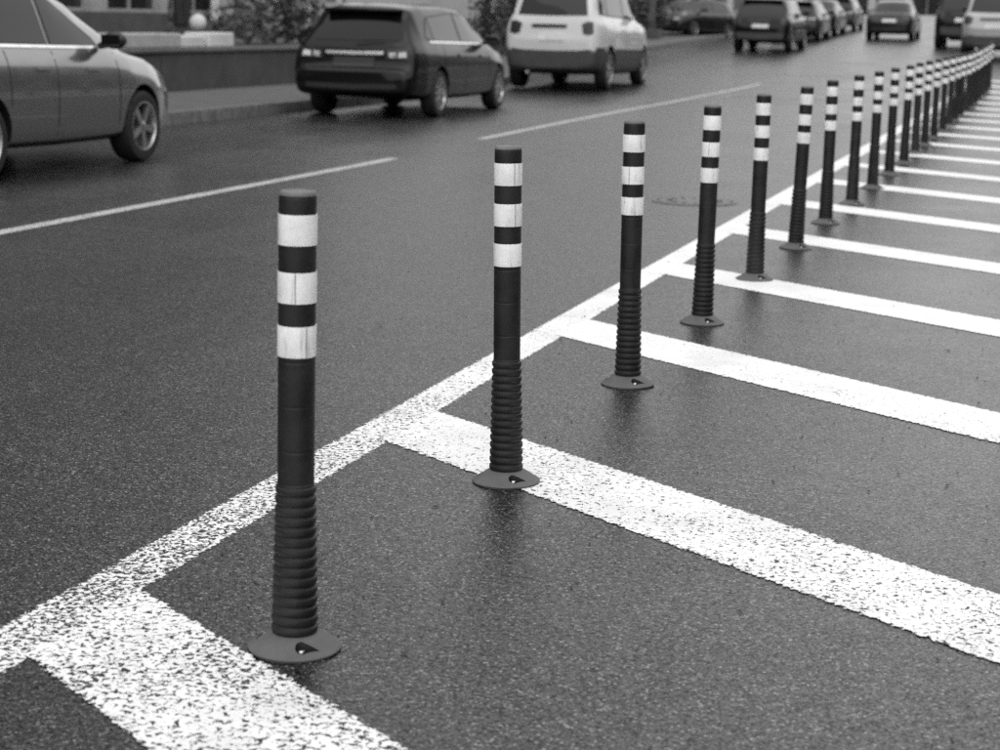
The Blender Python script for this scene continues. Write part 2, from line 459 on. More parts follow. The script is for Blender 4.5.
# ------------------------------------------------------------------ bollards
def make_bollard():
    root = empty('flexible_bollard')
    bm = lathe([(0.0, 0.0), (0.0985, 0.0), (0.0985, 0.003), (0.1015, 0.0042), (0.1015, 0.0065), (0.1, 0.0082), (0.096, 0.010), (0.086, 0.0165), (0.074, 0.0245), (0.062, 0.0325), (0.0535, 0.0375), (0.046, 0.040), (0.0, 0.040)], 72)
    bmesh.ops.recalc_face_normals(bm, faces=bm.faces)
    bme = bpy.data.meshes.new('base'); bm.to_mesh(bme); bm.free(); bme.materials.append(M['base'])
    tmp = bpy.data.objects.new('tmp_base', bme); col.objects.link(tmp)
    # three drop-shaped bolt pockets
    cb = bmesh.new(); angs = [R(-90+35), R(-90+165), R(-90+262)]
    for a in angs:
        c = Vector((0.0735*math.cos(a), 0.0735*math.sin(a), 0)); tg = Vector((-math.sin(a), math.cos(a), 0)); rd = Vector((math.cos(a), math.sin(a), 0))
        rr = 0.0140; pts = []
        for k in range(15):
            t = R(55) + R(250)*k/14
            pts.append(c + tg*math.cos(t)*rr + rd*math.sin(t)*rr)
        pts.append(c + tg*0.040 + rd*0.003)
        lo = [cb.verts.new((p.x, p.y, 0.009)) for p in pts]; hi = [cb.verts.new((p.x, p.y, 0.06)) for p in pts]
        n = len(pts)
        for k in range(n): cb.faces.new((lo[k], lo[(k+1) % n], hi[(k+1) % n], hi[k]))
        cb.faces.new(lo[::-1]); cb.faces.new(hi)
    bmesh.ops.recalc_face_normals(cb, faces=cb.faces)
    cme = bpy.data.meshes.new('cut'); cb.to_mesh(cme); cb.free(); cme.materials.append(M['post']); cut = bpy.data.objects.new('tmp_cut', cme); col.objects.link(cut)  # pocket walls coloured black: recess shade and dirt put into the material
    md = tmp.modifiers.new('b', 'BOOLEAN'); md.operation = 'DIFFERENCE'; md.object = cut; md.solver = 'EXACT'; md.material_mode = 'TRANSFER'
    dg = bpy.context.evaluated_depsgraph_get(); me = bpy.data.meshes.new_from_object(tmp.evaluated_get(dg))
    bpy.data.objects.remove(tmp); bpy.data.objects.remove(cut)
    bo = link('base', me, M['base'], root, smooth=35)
    for a in angs:
        bt = link('bolt', lathe([(0.0125, 0.0), (0.0125, 0.002), (0.0085, 0.0024), (0.0085, 0.0095), (0.0068, 0.0115), (0, 0.012)], 14), M['bolt'], bo,
                  (0.0735*math.cos(a), 0.0735*math.sin(a), 0.0092), smooth=40)
    # ribbed flexible sleeve
    prof = []; z0, z1, n = 0.0385, 0.372, 15; st = (z1-z0)/n
    for k in range(n):
        z = z0+st*k; t = k/n; ro = 0.0505 + (0.0432-0.0505)*t; d = 0.0042
        prof += [(ro-d*0.9, z), (ro-d*0.35, z+st*0.12), (ro, z+st*0.34), (ro, z+st*0.66), (ro-d*0.12, z+st*0.72), (ro-d*0.9, z+st*0.79), (ro-d, z+st*0.82), (ro-d, z+st*0.97)]
    prof += [(0.0405, z1), (0.0392, z1+0.002)]
    link('ribbed_sleeve', lathe(prof, 56), M['sleeve'], root, smooth=35)
    # post: shaft in moulded lengths with fine joints
    pr = [(0.0393, 0.370)]
    for zz in (0.446, 0.544, 0.640):
        pr += [(0.0395, zz-0.006), (0.0395, zz-0.0012), (0.0389, zz), (0.0395, zz+0.0012), (0.0395, zz+0.006)]
    pr += [(0.0395, 0.965), (0.0395, 0.978), (0.0392, 0.986), (0.0380, 0.9895)]
    link('post', lathe(pr, 56), M['post'], root, smooth=40)
    link('cap', lathe([(0.0384, 0.9893), (0.0382, 0.9935), (0.0355, 0.9985), (0.0315, 0.9995), (0.0295, 0.9965), (0.0275, 0.9962), (0.0, 0.9970)], 56), M['cap'], root, smooth=50)
    for lo, hi in ((0.8845, 0.9485), (0.767, 0.832), (0.6505, 0.7165)):
        h = (hi-lo)/2
        b = link('reflective_band', lathe([(0.0393, -h), (0.0411, -h), (0.0413, -h+0.001), (0.0413, h-0.001), (0.0411, h), (0.0393, h)], 56), M['band'], root, (0, 0, (lo+hi)/2), smooth=40)
        s = bmesh.new()
        for k in range(4):     # overlap of the sheet's ends
            pass
        w = 0.0011
        A = [s.verts.new((0.0416*math.cos(t), 0.0416*math.sin(t), z)) for z in (-h+0.0012, h-0.0012) for t in (-w/0.0416, w/0.0416)]
        Bq = [s.verts.new((0.0409*math.cos(t), 0.0409*math.sin(t), z)) for z in (-h+0.0012, h-0.0012) for t in (-w/0.0416, w/0.0416)]
        s.faces.new((A[0], A[1], A[3], A[2])); s.faces.new((Bq[0], Bq[2], Bq[3], Bq[1]))
        for i, j in ((0, 1), (1, 3), (3, 2), (2, 0)): s.faces.new((A[i], A[j], Bq[j], Bq[i]))
        link('band_seam', s, M['seam'], b)
    return root

tilt = [0.009, -0.017, -0.009, 0.007, 0.004, 0.020, -0.003, 0.001, 0.001, 0.0, 0.006, -0.006, -0.004, -0.005, -0.008, -0.008, 0.004, -0.004, 0.006, -0.003, 0.002, -0.006, 0.004, 0.005, 0.0]
ys_b = [3.38, 4.911, 6.472, 7.997, 9.526, 11.018, 12.555, 14.04, 15.55, 17.10, 18.60, 20.22]
xs_b = [-1.502, -1.494, -1.493, -1.503, -1.513, -1.504, -1.514, -1.497, -1.492, -1.493, -1.485, -1.50]
ORD = ['first', 'second', 'third', 'fourth', 'fifth', 'sixth', 'seventh', 'eighth', 'ninth', 'tenth', 'eleventh', 'twelfth', 'thirteenth', 'fourteenth', 'fifteenth',
       'sixteenth', 'seventeenth', 'eighteenth', 'nineteenth', 'twentieth', 'twenty-first', 'twenty-second', 'twenty-third', 'twenty-fourth', 'twenty-fifth']
EXTRA = {0: 'nearest and largest black bollard with three white bands, beside the broadest painted stripe',
         1: 'second black bollard from the front, its base standing on a white stripe',
         2: 'third black bollard from the front, its white bands slipped and scuffed',
         24: 'farthest black bollard with white bands, last of the row'}
proto = make_bollard()
for i in range(25):
    o = proto if i == 0 else copy_tree(proto)
    x = xs_b[i] if i < 12 else -1.502 + random.uniform(-0.006, 0.006)
    yb = ys_b[i] if i < 12 else 3.38+1.53*i+random.uniform(-0.03, 0.03)
    o.location = (x, yb, zg(yb)); o.rotation_euler = (random.uniform(-0.004, 0.004), tilt[i]*1.0, R(random.uniform(-5, 5)))
    tag(o, EXTRA.get(i, f'{ORD[i]} black bollard with white bands, counted from the front of the row'), 'bollard', 'flexible bollards in a row beside the hatching')
    sl = [0, 0, 0.0035, 0, 0.002, 0.002, 0.003][i] if i < 7 else random.choice((0, 0, 0.002))
    first = True
    k = 0
    for ch in o.children:
        if ch.name.startswith('reflective_band'):
            near = {0: (65, -72, -38), 1: (-45, -40, 160), 2: (200, -95, 170)}.get(i)
            ch.rotation_euler = (random.uniform(-1, 1)*sl*3, random.uniform(-1, 1)*sl*3, R(near[k] if near else random.uniform(0, 360)))
            ch.location.z += random.uniform(-0.003, 0.003)
            if sl: ch.location.x += -sl*random.uniform(0.3, 0.6)*(1 if k < 2 else 0.4); ch.scale = (1+sl*9, 1+sl*9, 1)
            k += 1

# ------------------------------------------------------------------ vehicles
def wheel_meshes(rad, wid, spokes):
    t = lathe([(rad*0.66, -wid*0.46), (rad*0.80, -wid*0.5), (rad*0.94, -wid*0.47), (rad*0.99, -wid*0.36), (rad, -wid*0.15), (rad, wid*0.15), (rad*0.99, wid*0.36), (rad*0.94, wid*0.47), (rad*0.80, wid*0.5), (rad*0.66, wid*0.46), (rad*0.63, 0)], 40, 'x', True)
    r = lathe([(rad*0.70, wid*0.30), (rad*0.70, wid*0.49), (rad*0.655, wid*0.50), (rad*0.63, wid*0.44), (rad*0.62, wid*0.05), (rad*0.15, -wid*0.02), (0, -wid*0.02)], 40, 'x')
    hub = lathe([(rad*0.16, wid*0.1), (rad*0.16, wid*0.40), (rad*0.10, wid*0.45), (0, wid*0.46)], 16, 'x')
    me = bpy.data.meshes.new('h'); hub.to_mesh(me); hub.free(); r.from_mesh(me)
    for k in range(spokes):
        a = 2*math.pi*k/spokes; ca, sa = math.cos(a), math.sin(a)
        def P(rr, tt, xx): return (xx, rr*ca-tt*sa, rr*sa+tt*ca)
        w0, w1 = rad*(0.085 if spokes < 7 else 0.06), rad*(0.10 if spokes < 7 else 0.055)
        q = [P(rad*0.12, -w0, wid*0.42), P(rad*0.12, w0, wid*0.42), P(rad*0.65, w1, wid*0.46), P(rad*0.65, -w1, wid*0.46),
             P(rad*0.12, -w0, wid*0.25), P(rad*0.12, w0, wid*0.25), P(rad*0.65, w1, wid*0.30), P(rad*0.65, -w1, wid*0.30)]
        vs = [r.verts.new(p) for p in q]
        for f in ((0,1,2,3),(7,6,5,4),(0,4,5,1),(1,5,6,2),(2,6,7,3),(3,7,4,0)): r.faces.new([vs[j] for j in f])
    d = lathe([(rad*0.64, wid*0.10), (0.0, wid*0.06)], 32, 'x')
    return t, r, d

def make_car(name, S, loc, rotz, paint, label, cat, group=None):
    """S: spec. local axes: +y forward, +x right, origin on the ground under the centre"""
    L, w0 = S['L'], S['W']/2; hl = L/2
    root = empty(name, loc, rotz); tag(root, label, cat, group)
    zs_p = S['zs']; zr_p = S['zr']
    ends = S.get('plan', [(-hl, 0.80), (-hl+0.06, 0.88), (-hl+0.18, 0.945), (-hl+0.5, 0.985), (-hl+1.1, 1.0), (hl-1.1, 1.0), (hl-0.5, 0.95), (hl-0.2, 0.86), (hl-0.06, 0.74), (hl, 0.60)])
    zb_p = [(-hl, 0.36), (-hl+0.12, 0.29), (-hl+0.6, 0.23), (0, 0.20), (hl-0.6, 0.20), (hl-0.1, 0.23), (hl, 0.30)]
    zb_p = [(a, b+S.get('lift', 0)) for a, b in zb_p]
    ys = sorted(set([p[0] for p in ends+zb_p+zs_p+zr_p] + [-hl+L*k/26 for k in range(27)]))
    yy = [ys[0]]
    for v in ys[1:]:
        if v-yy[-1] > 0.025: yy.append(v)
    yy[-1] = hl
    bm = bmesh.new(); rings = []
    for y in yy:
        w = w0*interp(ends, y); zb = interp(zb_p, y); zs = interp(zs_p, y); zr = max(zs, interp(zr_p, y))
        hh = zs-zb; k = min(1, max(0, (zr-zs)/0.38)); q = min(1, hh/0.6)
        wr = w*(0.86 + (S.get('tumble', 0.70)-0.86)*k)
        pts = [(0, zb), (0.72*w, zb), (0.93*w, zb+0.04*q), (0.985*w, zb+0.14*q), (1.0*w, zb+hh*0.52), (0.998*w, zb+hh*0.68), (0.985*w, zs-0.16*q), (0.945*w, zs-0.045*q), (0.905*w, zs+0.004)]
        a = (0.885*w, zs+0.012); b = (wr, zr-0.075*k)
        for t in (0.33, 0.66):
            pts.append((a[0]+(b[0]-a[0])*t + 0.012*k*math.sin(math.pi*t), a[1]+(b[1]-a[1])*t))
        pts += [(wr, zr-0.07*k+0.010*(1-k)), (wr-0.05, zr-0.026*k+0.014*(1-k)), (wr*0.6, zr+0.008*k+0.022*(1-k)), (0, zr+0.018*k+0.026*(1-k))]
        ring = [bm.verts.new((x, y, z)) for x, z in pts] + [bm.verts.new((-x, y, z)) for x, z in pts[-2:0:-1]]
        rings.append(ring)
    n = len(rings[0])
    for r0, r1 in zip(rings[:-1], rings[1:]):
        for k in range(n): bm.faces.new((r0[k], r0[(k+1) % n], r1[(k+1) % n], r1[k]))
    m = n//2
    for ring, flip in ((rings[0], False), (rings[-1], True)):
        for k in range(m):
            a_, b_, c_, d_ = ring[k], ring[(k+1)], ring[(n-k-1) % n], ring[(n-k) % n]
            q = []
            for v in (a_, b_, c_, d_):
                if v not in q: q.append(v)
            if len(q) > 2:
                try: bm.faces.new(q)
                except ValueError: pass
    bmesh.ops.recalc_face_normals(bm, faces=bm.faces)
    me = bpy.data.meshes.new('body'); bm.to_mesh(me); bm.free(); me.materials.append(paint)
    tmp = bpy.data.objects.new('tmp_body', me); col.objects.link(tmp)
    tmp.modifiers.new('s', 'SUBSURF').levels = 1; tmp.modifiers['s'].render_levels = 1
    rad, twid = S['R'], S.get('tw', 0.22); yf, yr = S['yf'], S['yr']
    cb = bmesh.new()
    for yw in (yf, yr):
        for sx in (-1, 1):
            c = lathe([(0, 0), (rad*1.16, 0), (rad*1.16, 0.55), (0, 0.55)], 36, 'x')
            bmesh.ops.translate(c, verts=c.verts, vec=(w0-0.30, yw, rad*1.03))
            if sx < 0: bmesh.ops.scale(c, verts=c.verts, vec=(-1, 1, 1))
            bmesh.ops.recalc_face_normals(c, faces=c.faces)
            t_ = bpy.data.meshes.new('c'); c.to_mesh(t_); c.free(); cb.from_mesh(t_)
    cme = bpy.data.meshes.new('cut'); cb.to_mesh(cme); cb.free(); cme.materials.append(M['well'])
    cut = bpy.data.objects.new('tmp_cut', cme); col.objects.link(cut)
    md = tmp.modifiers.new('b', 'BOOLEAN'); md.operation = 'DIFFERENCE'; md.object = cut; md.solver = 'EXACT'
    try: md.material_mode = 'TRANSFER'
    except Exception: pass
    dg = bpy.context.evaluated_depsgraph_get(); ev = tmp.evaluated_get(dg)
    bme = bpy.data.meshes.new_from_object(ev)
    bpy.data.objects.remove(tmp); bpy.data.objects.remove(cut)
    body = link('body', bme, None, root, smooth=38)
    if 'clad_z' in S:      # unpainted lower cladding is a shell of its own
        for keep_low in (True, False):
            b3 = bmesh.new(); b3.from_mesh(bme)
            dl = [f for f in b3.faces if ((f.calc_center_median().z < S['clad_z'] and f.material_index == 0) != keep_low)]
            bmesh.ops.delete(b3, geom=dl, context='FACES')
            if keep_low:
                cm = bpy.data.meshes.new('lower_cladding'); b3.to_mesh(cm); cm.materials.append(M['clad']); link('lower_cladding', cm, None, root, smooth=38)
            else: bm4 = b3; continue
            b3.free()
        full = bme.copy(); bm4.to_mesh(bme); bm4.free(); bme = full
    bvh = BVHTree.FromPolygons([v.co.copy() for v in bme.vertices], [tuple(p.vertices) for p in bme.polygons])

    def panel(nm, mat, axis, bot, top, parent=root, off=0.006, m=6, sub=3, label=None):
        """sheet pressed onto the body: bot/top are polylines of (a, z); axis 'R','L' side (a = y), 'B' back, 'F' front (a = x)"""
        def dens(pl):
            o = []
            for p, q in zip(pl[:-1], pl[1:]):
                for k in range(sub): o.append((p[0]+(q[0]-p[0])*k/sub, p[1]+(q[1]-p[1])*k/sub))
            return o+[pl[-1]]
        bt, tp = dens(bot), dens(top); P = []
        for j in range(m+1):
            row = []
            for a, b in zip(bt, tp):
                t = j/m; a_, z_ = a[0]+(b[0]-a[0])*t, a[1]+(b[1]-a[1])*t
                if axis in 'RL':
                    s = 1 if axis == 'R' else -1; o_, d_ = Vector((3*s, a_, z_)), Vector((-s, 0, 0))
                else:
                    s = -1 if axis == 'B' else 1; o_, d_ = Vector((a_, 6*s, z_)), Vector((0, -s, 0))
                h = bvh.ray_cast(o_, d_)
                if h[0] is None or (axis in 'RL' and abs(h[0].x) < 0.35*w0):
                    hh_ = bvh.find_nearest(Vector((o_.x*w0/3 if axis in 'RL' else a_, a_ if axis in 'RL' else hl*s, z_))); h = hh_
                nrm = h[1]
                if nrm.dot(d_) > 0: nrm = -nrm
                row.append((h[0]+nrm*off, h[0]-nrm*0.012))
            P.append(row)
        b2 = bmesh.new(); nc = len(bt)
        O = [[b2.verts.new(c[0]) for c in row] for row in P]
        for j in range(m):
            for i in range(nc-1): b2.faces.new((O[j][i], O[j][i+1], O[j+1][i+1], O[j+1][i]))
        per = [(0, i) for i in range(nc)] + [(j, nc-1) for j in range(1, m+1)] + [(m, i) for i in range(nc-2, -1, -1)] + [(j, 0) for j in range(m-1, 0, -1)]
        I_ = [b2.verts.new(P[j][i][1]) for j, i in per]
        for k in range(len(per)):
            k2 = (k+1) % len(per); b2.faces.new((O[per[k][0]][per[k][1]], O[per[k2][0]][per[k2][1]], I_[k2], I_[k]))
        o = link(nm, b2, mat, parent, smooth=40)
        if label: o['label'] = label
        return o

    # glass
    for side in 'RL':
        for bot, top in S['swin']:
            wn = panel('window', M['carglass'], side, bot, top)
            def grow(pl, dz): return [(pl[0][0]-0.025, pl[0][1]+dz)] + [(a, z+dz) for a, z in pl[1:-1]] + [(pl[-1][0]+0.025, pl[-1][1]+dz)]
            panel('seal', M['trim'], side, grow(bot, -0.02), grow(top, 0.02), wn, off=0.003)
    if 'rglass' in S: panel('rear_window', M['carglass'], 'B', *S['rglass'])
    if 'fglass' in S: panel('windscreen', M['carglass'], 'F', *S['fglass'])
    # doors: seams and handles
    for side in 'RL':
        s = 1 if side == 'R' else -1
        for yv, z0, z1 in S['seams']:
            panel('door_seam', M['well'], side, [(yv-0.005, z0), (yv+0.005, z0)], [(yv-0.005, z1), (yv+0.005, z1)], off=0.002, m=8, sub=1)
        for yv, zv in S['handles']:
            panel('door_handle', S.get('handle_mat', paint), side, [(yv-0.10, zv-0.014), (yv+0.10, zv-0.014)], [(yv-0.10, zv+0.014), (yv+0.10, zv+0.014)], off=0.02, m=2)
        if 'clad' in S and 'clad_z' not in S:
            z1 = S['clad']
            panel('side_cladding', M['clad'], side, [(yr+rad*1.2, 0.24+S.get('lift', 0)), (yf-rad*1.2, 0.24+S.get('lift', 0))], [(yr+rad*1.2, z1), (yf-rad*1.2, z1)], off=0.014, sub=8)
            panel('arch_trim', M['clad'], side, [(-hl+0.16, 0.40+S.get('lift', 0)), (yr-rad*1.19, 0.34+S.get('lift', 0))], [(-hl+0.16, z1), (yr-rad*1.19, z1)], off=0.014, sub=4)
        if 'shoulder_highlight' in S:  # bright strip added below the windows to draw the shoulder's highlight
            z = S['shoulder_highlight']; panel('trim_or_highlight', M['chrome'], side, [(p[0], p[1]-0.012) for p in z], [(p[0], p[1]+0.012) for p in z], off=0.008, m=1)
        # mirror
        ym, zm = S['mirror']; bmm = bmesh.new()
        bmesh.ops.create_uvsphere(bmm, u_segments=16, v_segments=10, radius=1)
        bmesh.ops.scale(bmm, verts=bmm.verts, vec=(0.115, 0.075, 0.075))
        bmesh.ops.translate(bmm, verts=bmm.verts, vec=(s*(w0+0.075), ym, zm))
        tube(bmm, (s*(w0*0.90), ym+0.03, zm-0.05), (s*(w0+0.03), ym, zm-0.03), 0.03, 0.03, 8)
        mr = link('mirror', bmm, S.get('mirror_mat', M['trim']), root, smooth=40)
        gl = bmesh.new(); box(gl, s*(w0+0.075)-0.09, s*(w0+0.075)+0.09, ym-0.079, ym-0.072, zm-0.05, zm+0.05, 0.002); link('mirror_glass', gl, M['carglass'], mr)
    for kind, axis, mt, bot, top in S.get('panels', []):
        panel(kind, M[mt] if isinstance(mt, str) else mt, axis, bot, top, off=0.012)
        if kind in ('tail_light', 'headlight', 'reflector') and axis in 'BF':
            panel(kind, M[mt], axis, [(-p[0], p[1]) for p in bot][::-1], [(-p[0], p[1]) for p in top][::-1], off=0.012)
    # wheels
    tm, rm, dm = wheel_meshes(rad, twid, S.get('spokes', 5))
    tmesh = None
    for yw in (yf, yr):
        for sx in (1, -1):
            if tmesh is None:
                wo_ = link('wheel', tm, M['tyre'], root, smooth=35); rim = link('rim', rm, M['rim'], wo_, smooth=30); dk = link('brake_disc', dm, M['iron'], wo_)
                tmesh = (wo_.data, rim.data, dk.data)
            else:
                wo_ = link('wheel', tmesh[0], None, root); rim = link('rim', tmesh[1], None, wo_); dk = link('brake_disc', tmesh[2], None, wo_)
            wo_.location = (sx*(w0-twid/2-0.015), yw, rad)
            wo_.rotation_euler = (random.uniform(0, 1.2), 0, 0 if sx > 0 else math.pi)
    for fn in S.get('extras', []): fn(root, S, paint)
    return root

def spoiler(z, yb, hw, depth=0.26):
    def fn(root, S, paint):
        b = bmesh.new(); box(b, -hw, hw, yb-depth*0.45, yb+depth*0.55, z-0.03, z+0.015, 0.012); link('spoiler', b, paint, root, smooth=40)
    return fn
def wiper(z, yb):
    def fn(root, S, paint):
        b = bmesh.new(); tube(b, (0.0, yb-0.03, z), (0.40, yb+0.0, z+0.04), 0.012, 0.008, 6); link('rear_wiper', b, M['trim'], root)
    return fn
def exhaust(x, z, yb):
    def fn(root, S, paint):
        b = bmesh.new(); tube(b, (x, yb-0.05, z), (x, yb+0.6, z), 0.035, 0.035, 12); link('exhaust_pipe', b, M['chrome'], root)
    return fn
def rails(w, y0, y1, z):
    def fn(root, S, paint):
        for s in (-1, 1):
            b = bmesh.new(); tube(b, (s*w, y0, z), (s*w, y1, z), 0.018, 0.018, 8)
            for y_ in (y0+0.06, y1-0.06): tube(b, (s*w, y_, z-0.06), (s*w, y_, z), 0.018, 0.018, 6)
            link('roof_rail', b, M['trim'], root, smooth=40)
    return fn

# compact estate with sloping tailgate (dark)
def spec_hatch(L=4.45, W=1.82, H=1.49):
    h = L/2
    return dict(L=L, W=W, R=0.325, yf=h-0.87, yr=-h+0.92, tw=0.22, spokes=10,
        zs=[(-h, 0.585), (-h+0.03, 0.625), (-h+0.12, 0.655), (-h+0.15, 0.86), (-h+0.21, 0.97), (-h+0.6, 0.98), (0.2, 0.945), (h-1.35, 0.93), (h-0.7, 0.86), (h-0.25, 0.74), (h-0.05, 0.60), (h, 0.52)],
        zr=[(-h, 0.585), (-h+0.03, 0.625), (-h+0.12, 0.655), (-h+0.15, 0.86), (-h+0.21, 0.98), (-h+0.37, 1.20), (-h+0.58, H-0.06), (-h+0.95, H-0.015), (-0.35, H), (0.25, H-0.03), (0.65, H-0.13), (1.25, 0.99), (h-0.9, 0.94), (h-0.7, 0.87), (h-0.25, 0.745), (h, 0.53)],
        swin=[([(-h+0.72, 1.06), (-h+1.0, 1.03)], [(-h+0.92, 1.25), (-h+1.0, 1.32)]),
              ([(-h+1.04, 1.025), (-0.22, 1.00)], [(-h+1.04, 1.32), (-0.22, 1.385)]),
              ([(-0.14, 1.00), (0.55, 0.985), (0.86, 0.985)], [(-0.14, 1.385), (0.25, 1.35), (0.80, 1.03)])],
        rglass=([(-0.62, 1.02), (0, 1.01), (0.62, 1.02)], [(-0.53, 1.34), (0, 1.37), (0.53, 1.34)]),
        fglass=([(-0.66, 1.02), (0, 1.03), (0.66, 1.02)], [(-0.55, 1.33), (0, 1.37), (0.55, 1.33)]),
        seams=[(-0.18, 0.30, 0.95), (0.98, 0.34, 0.93), (-h+1.28, 0.55, 0.96)], handles=[(-0.40, 0.82), (0.62, 0.80)], mirror=(0.84, 1.03),
        panels=[('tail_light', 'B', 'lamp_dark', [(0.46, 0.77), (0.80, 0.78)], [(0.46, 0.90), (0.79, 0.92)]), ('reflector', 'B', 'plate', [(0.50, 0.80), (0.60, 0.80)], [(0.50, 0.86), (0.60, 0.865)]), ('reflector', 'B', 'plate', [(0.64, 0.80), (0.76, 0.805)], [(0.64, 0.865), (0.75, 0.875)]),
                ('trim_or_highlight', 'B', 'chrome', [(-0.42, 0.835), (0, 0.83), (0.42, 0.835)], [(-0.42, 0.875), (0, 0.87), (0.42, 0.875)]),
                ('plate_recess', 'B', 'trim', [(-0.30, 0.665), (0.30, 0.665)], [(-0.30, 0.80), (0.30, 0.80)]),
                ('bumper_strip', 'B', 'trim', [(-0.66, 0.40), (0, 0.38), (0.66, 0.40)], [(-0.66, 0.46), (0, 0.45), (0.66, 0.46)]),
                ('headlight', 'F', 'lamp_pale', [(0.40, 0.60), (0.62, 0.62)], [(0.40, 0.68), (0.62, 0.72)]),
                ('grille', 'F', 'trim', [(-0.38, 0.40), (0.38, 0.40)], [(-0.38, 0.50), (0.38, 0.50)])],
        extras=[spoiler(H-0.045, -h+0.50, 0.55), wiper(1.04, -h+0.17)])

def spec_suv(L=4.55, W=1.88, H=1.74, lift=0.04):
    h = L/2
    return dict(L=L, W=W, R=0.36, yf=h-0.88, yr=-h+0.88, tw=0.235, spokes=5, lift=lift, tumble=0.76,
        zs=[(-h, 0.74), (-h+0.04, 0.84), (-h+0.07, 1.00), (-h+0.11, 1.09), (-h+0.6, 1.10), (0.2, 1.07), (h-1.35, 1.05), (h-0.7, 1.01), (h-0.25, 0.92), (h-0.05, 0.76), (h, 0.64)],
        zr=[(-h, 0.74), (-h+0.04, 0.84), (-h+0.07, 1.00), (-h+0.11, 1.10), (-h+0.24, 1.40), (-h+0.38, H-0.08), (-h+0.62, H-0.015), (-0.3, H), (0.3, H-0.02), (0.60, H-0.10), (1.10, 1.16), (1.22, 1.08), (h-0.7, 1.02), (h-0.25, 0.93), (h, 0.65)],
        swin=[([(-h+0.40, 1.18), (-h+0.88, 1.16)], [(-h+0.58, 1.54), (-h+0.88, 1.56)]),
              ([(-h+0.96, 1.155), (-0.22, 1.14)], [(-h+0.96, 1.565), (-0.22, 1.60)]),
              ([(-0.14, 1.14), (0.45, 1.125), (0.78, 1.12)], [(-0.14, 1.60), (0.30, 1.57), (0.72, 1.20)])],
        rglass=([(-0.70, 1.15), (0, 1.14), (0.70, 1.15)], [(-0.61, 1.55), (0, 1.57), (0.61, 1.55)]),
        fglass=([(-0.70, 1.17), (0, 1.18), (0.70, 1.17)], [(-0.62, 1.56), (0, 1.60), (0.62, 1.56)]),
        seams=[(-0.18, 0.40, 1.08), (0.92, 0.42, 1.05), (-h+1.22, 0.62, 1.09)], handles=[(-0.42, 0.93), (0.56, 0.92)], mirror=(0.80, 1.18), clad=0.50,
        panels=[('tail_light', 'B', 'lamp_dark', [(0.64, 0.87), (0.74, 0.85), (0.84, 0.88)], [(0.60, 1.02), (0.72, 1.06), (0.83, 1.05)]),
                ('bumper', 'B', 'clad', [(-0.72, 0.42), (0, 0.41), (0.72, 0.42)], [(-0.74, 0.62), (0, 0.61), (0.74, 0.62)]),
                ('trim_or_highlight', 'B', 'lamp_dark', [(-0.40, 0.955), (0.30, 0.955)], [(-0.40, 1.01), (0.30, 1.01)]),
                ('number_plate', 'B', 'plate', [(-0.26, 0.76), (0.26, 0.76)], [(-0.26, 0.87), (0.26, 0.87)]),
                ('headlight', 'F', 'lamp_pale', [(0.42, 0.72), (0.62, 0.74)], [(0.42, 0.84), (0.62, 0.87)]),
                ('grille', 'F', 'trim', [(-0.40, 0.48), (0.40, 0.48)], [(-0.40, 0.62), (0.40, 0.62)])],
        extras=[spoiler(H-0.05, -h+0.34, 0.62, 0.22), exhaust(-0.45, 0.33, -h+0.02), rails(0.60, -h+0.85, 0.35, H+0.04)])

def spec_saloon(L=4.60, W=1.80, H=1.46):
    h = L/2; S = spec_hatch(L, W, H)
    S['spokes'] = 5; S['R'] = 0.32
    S['zs'] = [(-h, 0.66), (-h+0.05, 0.76), (-h+0.09, 0.92), (-h+0.18, 0.99), (-h+0.6, 1.0), (0.2, 0.95), (h-1.35, 0.94), (h-0.7, 0.86), (h-0.25, 0.74), (h-0.05, 0.60), (h, 0.52)]
    S['zr'] = [(-h, 0.66), (-h+0.05, 0.76), (-h+0.09, 0.92), (-h+0.18, 1.0), (-h+0.55, 1.03), (-h+1.25, H-0.06), (-0.35, H), (0.2, H-0.03), (0.6, H-0.13), (1.25, 0.99), (h-0.9, 0.94), (h-0.7, 0.87), (h-0.25, 0.745), (h, 0.53)]
    S['swin'] = [([(-h+1.20, 1.05), (-0.22, 1.01)], [(-h+1.45, 1.28), (-0.22, 1.36)]), ([(-0.14, 1.01), (0.55, 0.985), (0.86, 0.985)], [(-0.14, 1.36), (0.25, 1.32), (0.80, 1.03)])]
    S['rglass'] = ([(-0.60, 1.08), (0, 1.08), (0.60, 1.08)], [(-0.53, 1.33), (0, 1.35), (0.53, 1.33)])
    S['panels'] = [('tail_light', 'B', 'lamp_dark', [(0.46, 0.80), (0.78, 0.80)], [(0.46, 0.92), (0.76, 0.93)]),
                   ('number_plate', 'B', 'plate', [(-0.26, 0.70), (0.26, 0.70)], [(-0.26, 0.81), (0.26, 0.81)]),
                   ('bumper_strip', 'B', 'trim', [(-0.66, 0.40), (0, 0.38), (0.66, 0.40)], [(-0.66, 0.48), (0, 0.47), (0.66, 0.48)]),
                   ('headlight', 'F', 'lamp_pale', [(0.40, 0.58), (0.62, 0.60)], [(0.40, 0.68), (0.62, 0.72)]),
                   ('grille', 'F', 'trim', [(-0.36, 0.40), (0.36, 0.40)], [(-0.36, 0.52), (0.36, 0.52)])]
    S['extras'] = []
    return S

